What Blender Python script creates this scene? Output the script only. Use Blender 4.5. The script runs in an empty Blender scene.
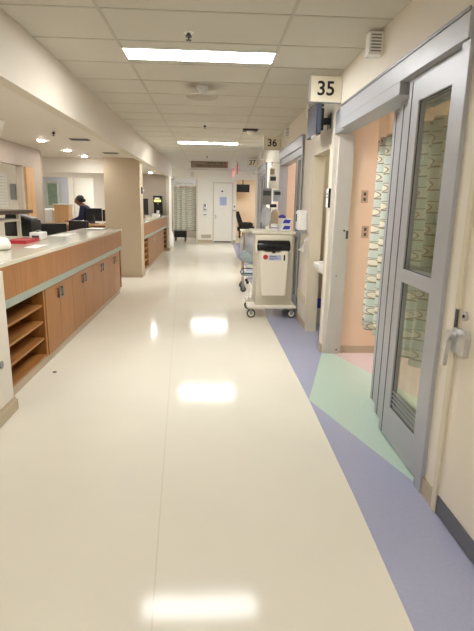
import bpy, bmesh, math, random
from mathutils import Vector, Matrix
random.seed(7)
C = bpy.context.scene.collection
PI = math.pi

# ---------------------------------------------------------------- materials
def lin(c):
    return tuple((x/255/12.92 if x/255 <= .04045 else ((x/255+.055)/1.055)**2.4) for x in c)
MATS = {}
def mat(name, rgb, rough=.5, metal=0, noise=.04, scale=6, spec=.5, bump=0, coat=0, emit=None, estr=0):
    m = bpy.data.materials.new(name); m.use_nodes = True
    nt = m.node_tree; b = nt.nodes['Principled BSDF']
    c = lin(rgb)
    b.inputs['Roughness'].default_value = rough
    b.inputs['Metallic'].default_value = metal
    b.inputs['Specular IOR Level'].default_value = spec
    b.inputs['Coat Weight'].default_value = coat
    if emit:
        b.inputs['Emission Color'].default_value = (*lin(emit), 1); b.inputs['Emission Strength'].default_value = estr
    tc = nt.nodes.new('ShaderNodeTexCoord'); n = nt.nodes.new('ShaderNodeTexNoise')
    n.inputs['Scale'].default_value = scale; n.inputs['Detail'].default_value = 3
    nt.links.new(tc.outputs['Object'], n.inputs['Vector'])
    mx = nt.nodes.new('ShaderNodeMix'); mx.data_type = 'RGBA'
    mx.inputs['A'].default_value = (*[x*(1-noise) for x in c], 1); mx.inputs['B'].default_value = (*[min(1, x*(1+noise)) for x in c], 1)
    nt.links.new(n.outputs['Fac'], mx.inputs['Factor']); nt.links.new(mx.outputs['Result'], b.inputs['Base Color'])
    if bump:
        bp = nt.nodes.new('ShaderNodeBump'); bp.inputs['Strength'].default_value = bump; bp.inputs['Distance'].default_value = .002
        n2 = nt.nodes.new('ShaderNodeTexNoise'); n2.inputs['Scale'].default_value = 120
        nt.links.new(tc.outputs['Object'], n2.inputs['Vector']); nt.links.new(n2.outputs['Fac'], bp.inputs['Height'])
        nt.links.new(bp.outputs['Normal'], b.inputs['Normal'])
    MATS[name] = m
    return m
def wood(name, a, b_, axis='z', rough=.4):
    m = bpy.data.materials.new(name); m.use_nodes = True; nt = m.node_tree; b = nt.nodes['Principled BSDF']
    tc = nt.nodes.new('ShaderNodeTexCoord'); mp = nt.nodes.new('ShaderNodeMapping')
    mp.inputs['Scale'].default_value = (28, 28, 1.6) if axis == 'z' else (28, 1.6, 28)
    n = nt.nodes.new('ShaderNodeTexNoise'); n.inputs['Scale'].default_value = 1; n.inputs['Detail'].default_value = 6; n.inputs['Roughness'].default_value = .6
    cr = nt.nodes.new('ShaderNodeValToRGB'); cr.color_ramp.elements[0].position = .35; cr.color_ramp.elements[1].position = .68
    cr.color_ramp.elements[0].color = (*lin(a), 1); cr.color_ramp.elements[1].color = (*lin(b_), 1)
    nt.links.new(tc.outputs['Object'], mp.inputs['Vector']); nt.links.new(mp.outputs['Vector'], n.inputs['Vector'])
    nt.links.new(n.outputs['Fac'], cr.inputs['Fac']); nt.links.new(cr.outputs['Color'], b.inputs['Base Color'])
    b.inputs['Roughness'].default_value = rough
    return m
def glassmat(name, tint, refl=.1, rough=.02, alpha=1.0):
    m = bpy.data.materials.new(name); m.use_nodes = True; nt = m.node_tree
    nt.nodes.remove(nt.nodes['Principled BSDF']); out = nt.nodes['Material Output']
    t = nt.nodes.new('ShaderNodeBsdfTransparent'); t.inputs['Color'].default_value = (*tint, 1)
    g = nt.nodes.new('ShaderNodeBsdfGlossy'); g.inputs['Roughness'].default_value = rough; g.inputs['Color'].default_value = (1, 1, 1, 1)
    fr = nt.nodes.new('ShaderNodeLayerWeight'); fr.inputs['Blend'].default_value = .25
    mm = nt.nodes.new('ShaderNodeMath'); mm.operation = 'MULTIPLY_ADD'; mm.inputs[1].default_value = .10; mm.inputs[2].default_value = refl
    mm.use_clamp = True
    mx = nt.nodes.new('ShaderNodeMixShader')
    nt.links.new(fr.outputs['Fresnel'], mm.inputs[0]); nt.links.new(mm.outputs[0], mx.inputs['Fac'])
    nt.links.new(t.outputs[0], mx.inputs[1]); nt.links.new(g.outputs[0], mx.inputs[2]); nt.links.new(mx.outputs[0], out.inputs['Surface'])
    return m
def sheer(name, rgb, opacity):
    m = bpy.data.materials.new(name); m.use_nodes = True; nt = m.node_tree; b = nt.nodes['Principled BSDF']
    b.inputs['Base Color'].default_value = (*lin(rgb), 1); b.inputs['Roughness'].default_value = .8
    b.inputs['Alpha'].default_value = opacity
    return m
def emitter(name, rgb, s):
    m = bpy.data.materials.new(name); m.use_nodes = True; nt = m.node_tree
    nt.nodes.remove(nt.nodes['Principled BSDF']); e = nt.nodes.new('ShaderNodeEmission')
    e.inputs['Color'].default_value = (*rgb, 1); e.inputs['Strength'].default_value = s
    nt.links.new(e.outputs[0], nt.nodes['Material Output'].inputs['Surface'])
    return m
def math_node(nt, op, a, b=None, c=None, clamp=False):
    n = nt.nodes.new('ShaderNodeMath'); n.operation = op; n.use_clamp = clamp
    for i, v in enumerate((a, b, c)):
        if v is None: continue
        if isinstance(v, (int, float)): n.inputs[i].default_value = v
        else: nt.links.new(v, n.inputs[i])
    return n.outputs[0]
def floor_mat():
    m = mat('floor_vinyl', (231, 226, 211), .10, noise=.05, scale=1.3, spec=.10)
    nt = m.node_tree; b = nt.nodes['Principled BSDF']
    old = b.inputs['Base Color'].links[0].from_socket
    tc = nt.nodes.new('ShaderNodeTexCoord'); sp = nt.nodes.new('ShaderNodeSeparateXYZ'); nt.links.new(tc.outputs['Object'], sp.inputs[0])
    d = math_node(nt, 'ABSOLUTE', math_node(nt, 'ADD', math_node(nt, 'MULTIPLY_ADD', sp.outputs['Y'], .0608, .125), sp.outputs['X']))
    seam = math_node(nt, 'LESS_THAN', d, .0035)
    fac = math_node(nt, 'MULTIPLY', seam, .2)
    mx = nt.nodes.new('ShaderNodeMix'); mx.data_type = 'RGBA'; nt.links.new(fac, mx.inputs['Factor']); nt.links.new(old, mx.inputs['A'])
    mx.inputs['B'].default_value = (*lin((170, 158, 132)), 1)
    # fine flecks of the sheet vinyl
    n = nt.nodes.new('ShaderNodeTexNoise'); n.inputs['Scale'].default_value = 160; n.inputs['Detail'].default_value = 1
    nt.links.new(tc.outputs['Object'], n.inputs['Vector'])
    mx2 = nt.nodes.new('ShaderNodeMix'); mx2.data_type = 'RGBA'; mx2.blend_type = 'MULTIPLY'; mx2.inputs['Factor'].default_value = .12
    nt.links.new(mx.outputs['Result'], mx2.inputs['A']); nt.links.new(n.outputs['Color'], mx2.inputs['B'])
    nt.links.new(mx.outputs['Result'], b.inputs['Base Color'])
    # slow waviness of the polish
    n3 = nt.nodes.new('ShaderNodeTexNoise'); n3.inputs['Scale'].default_value = 3.2; n3.inputs['Detail'].default_value = 2
    nt.links.new(tc.outputs['Object'], n3.inputs['Vector'])
    bp = nt.nodes.new('ShaderNodeBump'); bp.inputs['Strength'].default_value = .3; bp.inputs['Distance'].default_value = .003
    nt.links.new(n3.outputs['Fac'], bp.inputs['Height']); nt.links.new(bp.outputs['Normal'], b.inputs['Normal'])
    return m
def curtain_mat(name, base, band, leaf, line, cell=.155, colw=.26):
    """printed leaf blocks on a pale cloth, laid out in cloth coordinates (uv in metres)"""
    m = bpy.data.materials.new(name); m.use_nodes = True; nt = m.node_tree; b = nt.nodes['Principled BSDF']
    b.inputs['Roughness'].default_value = .85
    uv = nt.nodes.new('ShaderNodeUVMap'); sp = nt.nodes.new('ShaderNodeSeparateXYZ'); nt.links.new(uv.outputs[0], sp.inputs[0])
    u = math_node(nt, 'DIVIDE', sp.outputs['X'], colw); ui = math_node(nt, 'FLOOR', u); uf = math_node(nt, 'FRACT', u)
    v0 = math_node(nt, 'DIVIDE', sp.outputs['Y'], cell)
    off = math_node(nt, 'MULTIPLY', math_node(nt, 'MODULO', math_node(nt, 'ABSOLUTE', ui), 2.0), .35)
    v = math_node(nt, 'ADD', v0, off); vf = math_node(nt, 'FRACT', v)
    bandf = math_node(nt, 'GREATER_THAN', vf, .52)
    lines = math_node(nt, 'LESS_THAN', math_node(nt, 'ABSOLUTE', math_node(nt, 'SUBTRACT', vf, .53)), .035)
    lines2 = math_node(nt, 'LESS_THAN', vf, .05)
    du = math_node(nt, 'DIVIDE', math_node(nt, 'SUBTRACT', uf, .5), .30)
    dv = math_node(nt, 'DIVIDE', math_node(nt, 'SUBTRACT', vf, .76), .19)
    r2 = math_node(nt, 'ADD', math_node(nt, 'POWER', math_node(nt, 'ABSOLUTE', du), 2), math_node(nt, 'POWER', math_node(nt, 'ABSOLUTE', dv), 1.6))
    leaff = math_node(nt, 'LESS_THAN', r2, .8)
    outl = math_node(nt, 'MULTIPLY', math_node(nt, 'GREATER_THAN', r2, .8), math_node(nt, 'LESS_THAN', r2, 1.15))
    def mixc(f, A, B):
        x = nt.nodes.new('ShaderNodeMix'); x.data_type = 'RGBA'; nt.links.new(f, x.inputs['Factor'])
        if isinstance(A, tuple): x.inputs['A'].default_value = (*lin(A), 1)
        else: nt.links.new(A, x.inputs['A'])
        x.inputs['B'].default_value = (*lin(B), 1)
        return x.outputs['Result']
    c = mixc(bandf, base, band); c = mixc(outl, c, line); c = mixc(leaff, c, leaf); c = mixc(lines, c, line)
    c = mixc(math_node(nt, 'MULTIPLY', lines2, .8), c, line)
    nt.links.new(c, b.inputs['Base Color'])
    return m

M = {}
M['floor'] = floor_mat()
M['purple'] = mat('lavender_vinyl', (168, 171, 197), .2, noise=.06, scale=60)
M['green'] = mat('mint_vinyl', (188, 211, 197), .2, noise=.07, scale=45)
M['pink'] = mat('pink_vinyl', (206, 188, 188), .2, noise=.07, scale=45)
M['wall'] = mat('cream_wall_paint', (226, 219, 207), .6, noise=.015, bump=.05)
M['tan'] = mat('tan_wall_paint', (192, 175, 150), .6, noise=.015, bump=.05)
M['bulk'] = mat('bulkhead_paint', (214, 205, 191), .6, noise=.015, bump=.05)
M['greywall'] = mat('grey_wall_paint', (176, 166, 152), .6, noise=.015)
M['white'] = mat('white_wall_paint', (236, 232, 222), .55, noise=.01)
M['peach'] = mat('peach_wall_paint', (228, 202, 176), .6, noise=.015)
M['ceil'] = mat('ceiling_tile', (202, 198, 187), .85, noise=.03, scale=40, bump=.1)
M['tbar'] = mat('ceiling_grid', (184, 179, 166), .6, noise=.01)
M['soffit'] = mat('soffit_paint', (224, 217, 207), .6, noise=.01)
M['base'] = mat('wall_base_vinyl', (188, 172, 146), .45, noise=.02)
M['jambg'] = mat('door_frame_paint', (214, 206, 184), .45, noise=.02)
M['frame'] = mat('grey_aluminium', (176, 178, 184), .42, .2, noise=.02)
M['frame2'] = mat('grey_aluminium_dark', (134, 134, 140), .42, .35, noise=.02)
M['gasket'] = mat('dark_gasket', (38, 38, 40), .6)
M['seal_shade'] = mat('grey_seal_shade', (84, 84, 88), .6)
M['door'] = mat('cream_door', (229, 220, 205), .45, noise=.012)
M['steel'] = mat('brushed_steel', (205, 205, 205), .36, .7, noise=.05, scale=30)
M['handle'] = mat('dark_steel', (120, 112, 104), .35, .8)
M['kick'] = mat('kick_plate', (112, 112, 116), .35, .6, noise=.05)
M['chrome'] = mat('chrome', (200, 200, 202), .12, 1, noise=.02)
M['wood'] = wood('counter_wood', (150, 98, 46), (170, 116, 60))
M['woody'] = wood('shelf_wood', (150, 98, 48), (174, 120, 66), 'y')
M['woodp'] = wood('pale_wood', (206, 160, 110), (226, 184, 136))
M['strip'] = mat('grey_green_strip', (156, 164, 152), .4, noise=.02)
M['slab'] = mat('counter_solid_surface', (218, 212, 192), .12, noise=.04, scale=60)
M['plast'] = mat('cream_plastic', (234, 228, 212), .4, noise=.01)
M['plast2'] = mat('cream_plastic_grey', (214, 210, 194), .4, noise=.01)
M['whitep'] = mat('white_plastic', (240, 240, 238), .35, noise=.01)
M['black'] = mat('black_plastic', (22, 22, 24), .35, noise=.1)
M['blackg'] = mat('black_gloss', (18, 18, 20), .25, noise=.1, scale=30)
M['dkgrey'] = mat('dark_grey_plastic', (70, 70, 74), .5)
M['grey'] = mat('mid_grey_plastic', (140, 140, 142), .5)
M['brown'] = mat('dark_brown_laminate', (84, 66, 54), .5)
M['red'] = mat('red_plastic', (190, 52, 60), .45)
M['pinkred'] = mat('pink_red_paper', (206, 92, 100), .6)
M['blue'] = mat('blue_print', (62, 66, 190), .5)
M['navy'] = mat('navy_scrubs', (28, 32, 66), .85, noise=.15, scale=14)
M['hair'] = mat('black_hair', (16, 13, 12), .6, noise=.2, scale=40)
M['skin'] = mat('skin', (120, 78, 56), .55)
M['paper'] = mat('paper', (240, 240, 236), .7)
M['bluepaper'] = mat('pale_blue_paper', (178, 186, 220), .7)
M['bag'] = sheer('clear_plastic_bag', (214, 222, 232), .62)
M['bagw'] = mat('white_plastic_bag', (240, 240, 238), .45, bump=.5)
M['bagb'] = mat('tan_bag', (186, 172, 150), .6)
M['lblue'] = mat('pale_blue_plastic', (176, 196, 204), .5)
M['screen'] = mat('blue_grey_screen', (78, 86, 104), .25)
M['ivory'] = mat('sign_face', (236, 228, 208), .45, noise=.01)
M['ink'] = mat('sign_ink', (32, 28, 26), .5)
M['brownsign'] = mat('brown_sign', (150, 134, 118), .5)
M['signink'] = mat('dark_brown_ink', (70, 48, 38), .5)
M['yellow'] = mat('yellow_paper', (232, 190, 40), .6)
M['glass'] = glassmat('door_glass', (.95, .96, .93), .02, .015)
M['glass2'] = glassmat('far_door_glass', (.84, .88, .86), .04, .03)
M['mesh'] = sheer('curtain_mesh', (238, 216, 190), .35)
M['curt'] = curtain_mat('leaf_print_cloth', (206, 216, 206), (222, 222, 210), (236, 230, 212), (150, 138, 116))
M['curt2'] = curtain_mat('grey_leaf_print_cloth', (212, 214, 200), (222, 220, 208), (232, 230, 216), (156, 154, 140), .17, .24)
M['lamp'] = emitter('lamp_diffuser', (1, 1, .985), 20)
M['lampw'] = emitter('room_lamp', (1, 1, .985), 15)
M['lampd'] = emitter('added_dim_lamp', (1, 1, .98), 8)
M['dl'] = emitter('downlight_lens', (1, .98, .95), 120)
M['exitred'] = mat('exit_red', (214, 84, 84), .4, emit=(255, 90, 90), estr=.12)
M['exitbody'] = sheer('exit_acrylic', (240, 206, 200), .7)

# ---------------------------------------------------------------- mesh helpers
class MB:
    def __init__(s): s.bm = bmesh.new(); s.mi = 0
    def _new(s, vs):
        for f in {f for v in vs for f in v.link_faces}: f.material_index = s.mi
        return vs
    def box(s, x0, x1, y0, y1, z0, z1, bev=0, seg=2):
        r = bmesh.ops.create_cube(s.bm, size=1)['verts']
        for v in r: v.co = Vector(((x0+x1)/2+v.co.x*(x1-x0), (y0+y1)/2+v.co.y*(y1-y0), (z0+z1)/2+v.co.z*(z1-z0)))
        s._new(r)
        if bev:
            es = list({e for v in r for e in v.link_edges})
            g = bmesh.ops.bevel(s.bm, geom=es, offset=bev, segments=seg, affect='EDGES', profile=.5)
            for f in g['faces']: f.material_index = s.mi
        return s
    def cyl(s, a, b, r, r2=None, n=16, caps=True):
        a, b = Vector(a), Vector(b); d = b-a
        g = bmesh.ops.create_cone(s.bm, cap_ends=caps, segments=n, radius1=r, radius2=r if r2 is None else r2, depth=d.length)['verts']
        mtx = Matrix.Translation((a+b)/2) @ d.to_track_quat('Z', 'Y').to_matrix().to_4x4()
        bmesh.ops.transform(s.bm, matrix=mtx, verts=g); s._new(g); return s
    def ball(s, c, r, sx=1, sy=1, sz=1, n=14):
        g = bmesh.ops.create_uvsphere(s.bm, u_segments=n, v_segments=n//2+1, radius=r)['verts']
        bmesh.ops.transform(s.bm, matrix=Matrix.Translation(c) @ Matrix.Diagonal((sx, sy, sz, 1)), verts=g); s._new(g); return s
    def tube(s, pts, r, n=10):
        pts = [Vector(p) for p in pts]; rings = []
        for i, p in enumerate(pts):
            t = (pts[min(i+1, len(pts)-1)]-pts[max(i-1, 0)]).normalized()
            q = t.to_track_quat('Z', 'Y')
            rings.append([s.bm.verts.new(p+q @ Vector((math.cos(2*PI*k/n)*r, math.sin(2*PI*k/n)*r, 0))) for k in range(n)])
        for i in range(len(rings)-1):
            A, B = rings[i], rings[i+1]
            # match starting vertex to avoid twisting
            off = min(range(n), key=lambda o: (B[o].co-A[0].co).length)
            for k in range(n):
                f = s.bm.faces.new((A[k], A[(k+1) % n], B[(k+1+off) % n], B[(k+off) % n])); f.material_index = s.mi
        for R_ in (rings[0][::-1], rings[-1]):
            f = s.bm.faces.new(R_); f.material_index = s.mi
        return s
    def prism(s, poly, axis, a, b):
        """poly: 2-D points; axis 'x','y','z' = extrusion axis from a to b"""
        def P(p, t):
            return {'x': (t, p[0], p[1]), 'y': (p[0], t, p[1]), 'z': (p[0], p[1], t)}[axis]
        A = [s.bm.verts.new(P(p, a)) for p in poly]; B = [s.bm.verts.new(P(p, b)) for p in poly]
        n = len(poly)
        fs = [s.bm.faces.new(A[::-1]), s.bm.faces.new(B)]
        for i in range(n): fs.append(s.bm.faces.new((A[i], A[(i+1) % n], B[(i+1) % n], B[i])))
        for f in fs: f.material_index = s.mi
        return s
    def lathe(s, prof, c=(0, 0, 0), n=24):
        rings = []
        for r, z in prof:
            rings.append([s.bm.verts.new((c[0]+r*math.cos(2*PI*k/n), c[1]+r*math.sin(2*PI*k/n), c[2]+z)) for k in range(n)])
        for i in range(len(rings)-1):
            for k in range(n):
                f = s.bm.faces.new((rings[i][k], rings[i][(k+1) % n], rings[i+1][(k+1) % n], rings[i+1][k])); f.material_index = s.mi
        for R_ in (rings[0][::-1], rings[-1]):
            f = s.bm.faces.new(R_); f.material_index = s.mi
        return s
    def mat(s, i): s.mi = i; return s
    def build(s, name, mats, parent=None, smooth=False, props=None):
        bmesh.ops.recalc_face_normals(s.bm, faces=s.bm.faces)
        me = bpy.data.meshes.new(name); s.bm.to_mesh(me); s.bm.free()
        for m in (mats if isinstance(mats, (list, tuple)) else [mats]): me.materials.append(m)
        if smooth:
            me.polygons.foreach_set('use_smooth', [True]*len(me.polygons))
            try: me.set_sharp_from_angle(angle=math.radians(38))
            except Exception: pass
        o = bpy.data.objects.new(name, me); C.objects.link(o)
        if parent is not None: o.parent = parent
        for k, v in (props or {}).items(): o[k] = v
        return o
def box(x0, x1, y0, y1, z0, z1, bev=0): return MB().box(x0, x1, y0, y1, z0, z1, bev)
def tag(o, label, cat, group=None):
    o['label'] = label; o['category'] = cat
    if group: o['group'] = group
    return o
def thing(name, label, cat, loc=(0, 0, 0), rz=0, group=None):
    o = bpy.data.objects.new(name, None); C.objects.link(o); o.location = loc; o.rotation_euler = (0, 0, rz)
    o.empty_display_size = .1
    return tag(o, label, cat, group)
def struct(name, mb, m, **k):
    o = mb.build(name, m, **k); o['kind'] = 'structure'; return o
def plabel(o, s): o['label'] = s; return o
def dup(root, loc, rz=None, label=None, group=None):
    r = root.copy(); C.objects.link(r); r.location = loc
    if rz is not None: r.rotation_euler = (0, 0, rz)
    if label: r['label'] = label
    if group: r['group'] = group
    for ch in list(root.children):
        c = ch.copy(); C.objects.link(c); c.parent = r
        for g in ch.children:
            d = g.copy(); C.objects.link(d); d.parent = c
    return r
def text_obj(name, s, size, m, parent, loc, rot, depth=.001, align='CENTER', bold=0):
    cu = bpy.data.curves.new(name, 'FONT'); cu.body = s; cu.size = size; cu.extrude = depth; cu.align_x = align; cu.align_y = 'CENTER'; cu.offset = bold
    o = bpy.data.objects.new(name, cu); C.objects.link(o)
    me = bpy.data.meshes.new_from_object(o.evaluated_get(bpy.context.evaluated_depsgraph_get()))
    bpy.data.objects.remove(o)
    me.materials.clear(); me.materials.append(m)
    o = bpy.data.objects.new(name, me); C.objects.link(o); o.parent = parent; o.location = loc; o.rotation_euler = rot
    return o

ZC = 2.685           # corridor ceiling
XR = 1.146           # right wall face
ZS = 2.32            # nurse station ceiling
# ================================================================ SETTING
struct('floor', box(-7, 5, -3.5, 24, -.1, 0), M['floor'])
AP = (.771, 3.576)
struct('floor_inlay_purple', MB()
    .prism([(.75, -3.4), (XR+.06, -3.4), (XR+.06, 2.31), (1.159, 2.35), AP, (.765, 2.28), (.748, 1.44)], 'z', 0, .0015)
    .prism([AP, (1.14, 4.80), (1.62, 4.86), (1.62, 6.4), (1.14, 6.42), (.80, 7.6), (.735, 6.36)], 'z', 0, .0015)
    .prism([(.80, 7.6), (1.14, 8.6), (1.14, 10.8), (.8, 11.9), (.72, 9.8)], 'z', 0, .0015)
    .prism([(.8, 11.9), (1.14, 12.8), (4.8, 13.6), (4.8, 18.9), (.72, 18.9), (.70, 14)], 'z', 0, .0015), M['purple'])
struct('floor_inlay_green', MB()
    .prism([AP, (1.159, 2.35), (2.08, 2.35), (1.25, 4.83), (1.14, 4.80)], 'z', 0, .0015)
    .prism([(.80, 7.6), (1.14, 6.42), (1.5, 6.42), (1.5, 8.56), (1.14, 8.6)], 'z', 0, .0015)
    .prism([(.80, 11.9), (1.14, 10.8), (1.5, 10.8), (1.5, 12.75), (1.14, 12.8)], 'z', 0, .0015), M['green'])
struct('floor_inlay_pink', MB()
    .prism([(2.08, 2.35), (4.5, 2.35), (4.5, 4.82), (1.253, 4.82)], 'z', 0, .0015)
    .prism([(1.5, 6.42), (4.5, 6.42), (4.5, 8.56), (1.5, 8.56)], 'z', 0, .0015), M['pink'])
# ceiling with real T-bar grid
struct('ceiling', box(-1.45, 4.8, -3.5, 24, ZC, ZC+.1), M['ceil'])
g = MB()
y = 3.408-.61*11
while y < 19:
    g.box(-1.34, XR, y-.010, y+.010, ZC-.003, ZC); y += .61
for k in (-1, 0, 1, 2):
    x = -.727+1.219*k
    if -1.34 < x < XR: g.box(x-.010, x+.010, -3.4, 18.9, ZC-.0045, ZC)
struct('ceiling_grid', g, M['tbar'])
# right wall (corridor side face at X=1.146)
w = MB(); T = XR+.104
for y0, y1, z0 in [(-3.5, 1.12, 0), (1.12, 2.14, 2.14), (2.14, 2.30, 0), (2.30, 4.83, 2.365), (4.83, 4.95, 0), (4.95, 5.72, 2.09), (5.72, 6.38, 0), (6.38, 8.60, 2.36),
                   (8.60, 10.76, 0), (10.76, 12.8, 2.36), (12.8, 13.6, 0), ]:
    w.box(XR, T, y0, y1, z0, ZC)
w.box(T, 4.8, 13.45, 13.6, 0, ZC)
struct('wall_right', w, M['wall'])
# partitions of patient room 35 and 36 (peach inside)
struct('wall_room_35', MB().box(T, 4.6, 4.83, 4.95, 0, ZC).box(T, 4.6, 2.14, 2.28, 0, ZC).box(4.5, 4.6, 2.28, 4.83, 0, ZC), M['peach'])
struct('wall_room_36', MB().box(T, 4.6, 6.40, 6.46, 0, ZC).box(T, 4.6, 8.60, 8.70, 0, ZC).box(4.5, 4.6, 6.46, 8.60, 0, ZC), M['peach'])
struct('wall_room_37', MB().box(T, 4.6, 10.66, 10.76, 0, ZC).box(T, 4.6, 12.8, 12.9, 0, ZC).box(4.5, 4.6, 10.76, 12.8, 0, ZC), M['greywall'])
M['alc'] = mat('alcove_paint', (190, 178, 154), .6)
struct('wall_alcove', MB().box(1.64, 1.74, 4.95, 6.40, 0, 2.6).box(T, 1.64, 6.36, 6.40, 0, 2.6).box(T, 1.64, 4.95, 6.36, 2.5, 2.6), M['alc'])
# door frame of the washroom alcove
struct('trim_1', MB().box(1.14, T+.01, 4.935, 4.957, 0, 2.09).box(1.13, T+.01, 5.68, 5.725, 0, 2.09).box(1.13, T+.01, 4.945, 5.725, 2.05, 2.095), M['jambg'])
# door frame at near right door
struct('trim_2', MB().box(1.13, T, 2.125, 2.165, 0, 2.15).box(1.13, T, 1.10, 1.13, 0, 2.15).box(1.13, T, 1.10, 2.165, 2.11, 2.15), M['jambg'])
struct('baseboard_right', MB().box(1.136, XR, 2.165, 2.30, 0, .1).box(1.136, XR, -3.4, 1.10, 0, .1).box(1.136, XR, 4.83, 4.945, 0, .09).box(1.136, XR, 5.725, 6.38, 0, .09)
       .box(1.136, XR, 8.60, 10.76, 0, .09).box(1.136, XR, 12.8, 13.6, 0, .09).box(1.33, 4.5, 4.82, 4.83, 0, .08).box(T, 1.64, 6.35, 6.36, 0, .08).box(1.63, 1.64, 4.95, 6.35, 0, .08), M['base'])
# corridor end wall Y=18.97
YE = 18.97
w = MB()
for x0, x1, z0 in [(-7, -1.60, 0), (-1.60, -.62, 2.36), (-.62, .0, 0), (.0, .735, 2.24), (.735, .87, 0), (.87, 1.60, 2.37), (1.60, 4.8, 0)]:
    w.box(x0, x1, YE, YE+.12, z0, ZC)
struct('wall_end', w, M['white'])
struct('trim_3', MB().box(-.025, .02, YE-.02, YE+.1, 0, 2.26).box(.705, .75, YE-.02, YE+.1, 0, 2.26).box(-.025, .75, YE-.02, YE+.1, 2.215, 2.26)
       .box(-.66, -.60, YE-.02, YE+.1, 0, 2.36).box(-1.64, -1.58, YE-.02, YE+.1, 0, 2.36), M['jambg'])
struct('wall_curtain_room', MB().box(-2.6, -.5, 21.6, 21.7, 0, ZC).box(-2.6, -2.5, YE+.12, 21.6, 0, ZC).box(-.62, -.55, YE+.12, 21.6, 0, ZC), M['greywall'])
struct('wall_television_room', MB().box(.5, 3.2, 23, 23.1, 0, ZC).box(.6, .7, YE+.12, 23, 0, ZC).box(3.1, 3.2, YE+.12, 23, 0, ZC), mat('pale_peach_paint', (232, 214, 190), .6))
struct('baseboard_end', MB().box(-.60, -.025, YE-.012, YE, 0, .1).box(.75, .87, YE-.012, YE, 0, .1).box(-3, -1.64, YE-.012, YE, 0, .1), M['base'])
# left side: bulkhead over the nurse station, its ceiling, columns
struct('wall_left_bulkhead', box(-1.45, -1.342, -3.5, 16.2, 2.27, ZC), M['bulk'])
struct('ceiling_nurse_station', box(-7, -1.45, -3.5, YE, ZS, ZS+.1), M['soffit'])
struct('wall_left_far_bulkhead', box(-7, -1.35, 16.2, 16.32, ZS, ZC), M['bulk'])
struct('ceiling_far_left', box(-7, -1.45, 16.32, YE, ZC, ZC+.1), M['ceil'])
struct('column_1', box(-2.13, -1.44, 9.88, 10.30, 0, ZS), M['tan'])
struct('column_2', box(-1.45, -1.365, 15.4, 16.25, 0, ZC), M['wall'])
struct('baseboard_left', MB().box(-2.1, -1.428, 9.868, 10.31, 0, .1).box(-1.46, -1.355, 15.39, 16.26, 0, .1).box(-2.1, -1.43, -3.4, 3.425, 0, .085, .008).box(-2.1, -1.445, -3.4, 3.418, .08, .1), M['base'])
struct('wall_left_low', box(-2.1, -1.455, -3.5, 3.41, 0, 1.03), M['wall'])
struct('wall_left_header', MB().box(-7, -2.13, 10.2, 10.3, 2.04, ZS), M['wall'])
struct('wall_station_left', MB().box(-3.03, -2.93, -3.5, 8.75, 2.01, ZS).box(-3.03, -2.93, 7.90, 8.75, 0, 2.01), mat('brown_grey_paint', (168, 153, 138), .6))
struct('wall_station_left_pier', MB().box(-3.03, -2.93, -3.5, 4.6, 0, 2.01), M['tan'])
struct('wall_back_nook', MB().box(-4.3, -4.2, 3, 8.75, 0, ZS).box(-4.2, -3.03, 8.65, 8.75, 0, ZS).box(-4.2, -3.03, 4.5, 4.6, 0, ZS), M['white'])
struct('trim_4', MB().box(-2.94, -2.92, 8.735, 8.76, 0, 2.3).box(-2.94, -2.915, 7.88, 7.92, 0, 2.02), M['bagb'])
struct('wall_coffee_nook', box(-2.6, -1.46, 15.62, 15.74, 0, ZS), mat('nook_paint', (200, 190, 176), .6))
struct('wall_far_left', MB().box(-7, -4.75, 14.2, 14.3, 0, ZS).box(-4.05, -3.92, 14.2, 14.3, 0, 2.12).box(-7, -2.6, 14.2, 14.3, 2.12, ZS).box(-3.36, -2.6, 14.2, 14.3, 0, 2.12).box(-2.7, -2.6, 14.3, 15.74, 0, ZS)
       , M['wall'])
struct('wall_far_left_room', MB().box(-7, -2.7, 16.0, 16.1, 0, ZS), M['white'])
struct('wall_behind', box(-7, 4.8, -3.6, -3.5, 0, ZC), M['wall'])
struct('wall_left_outer', box(-7.1, -7, -3.5, YE, 0, ZC), M['wall'])
struct('wall_right_outer', MB().box(4.8, 4.9, -3.5, 24, 0, ZC), M['wall'])
# wooden door leaf beside the nook opening
d = struct('door_1', box(-2.925, -2.90, 7.95, 8.29, .01, 2.0), M['woodp'])
struct('door_handle', MB().tube([(-2.90, 8.24, 1.0), (-2.86, 8.24, 1.0), (-2.85, 8.14, 1.0)], .01), M['steel'], parent=d)
# end-wall door
d = struct('door_2', box(.02, .705, YE-.005, YE+.04, .02, 2.215), M['white'])
MB().box(.06, .11, YE-.02, YE-.005, .9, 1.05).tube([(.085, YE-.02, .98), (.085, YE-.07, .98), (.17, YE-.075, .98)], .011).build('door_handle', M['steel'], d)
MB().box(.02, .705, YE-.012, YE-.005, .02, .06).build('door_sweep', M['kick'], d)

# ---- near right door
d = struct('door_3', box(1.142, 1.19, 1.13, 2.125, .012, 2.11), M['door'])
k = MB().box(1.136, 1.142, 1.135, 2.12, .012, .105).build('kick_plate', M['kick'], d)
h = MB()
h.prism([(2.015, .862), (2.135, .862), (2.15, .90), (2.13, .975), (2.03, .985), (2.01, .95)], 'x', 1.115, 1.142)
h.build('lock_escutcheon', M['steel'], d)
lv = MB().cyl((1.115, 2.10, .945), (1.09, 2.10, .945), .014)
lv.prism([(2.075, .955), (2.125, .965), (2.15, .93), (2.15, .80), (2.125, .79), (2.115, .915)], 'x', 1.085, 1.103)
lv.build('door_lever', M['steel'], d)
MB().cyl((1.142, 2.075, 1.04), (1.13, 2.075, 1.04), .022, n=20).mat(1).cyl((1.13, 2.075, 1.04), (1.127, 2.075, 1.04), .008, n=12).build('deadbolt', [M['steel'], M['gasket']], d, smooth=True)
MB().box(1.128, 1.134, 2.125, 2.15, .96, 1.06).build('strike_plate', M['dkgrey'], d)

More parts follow.
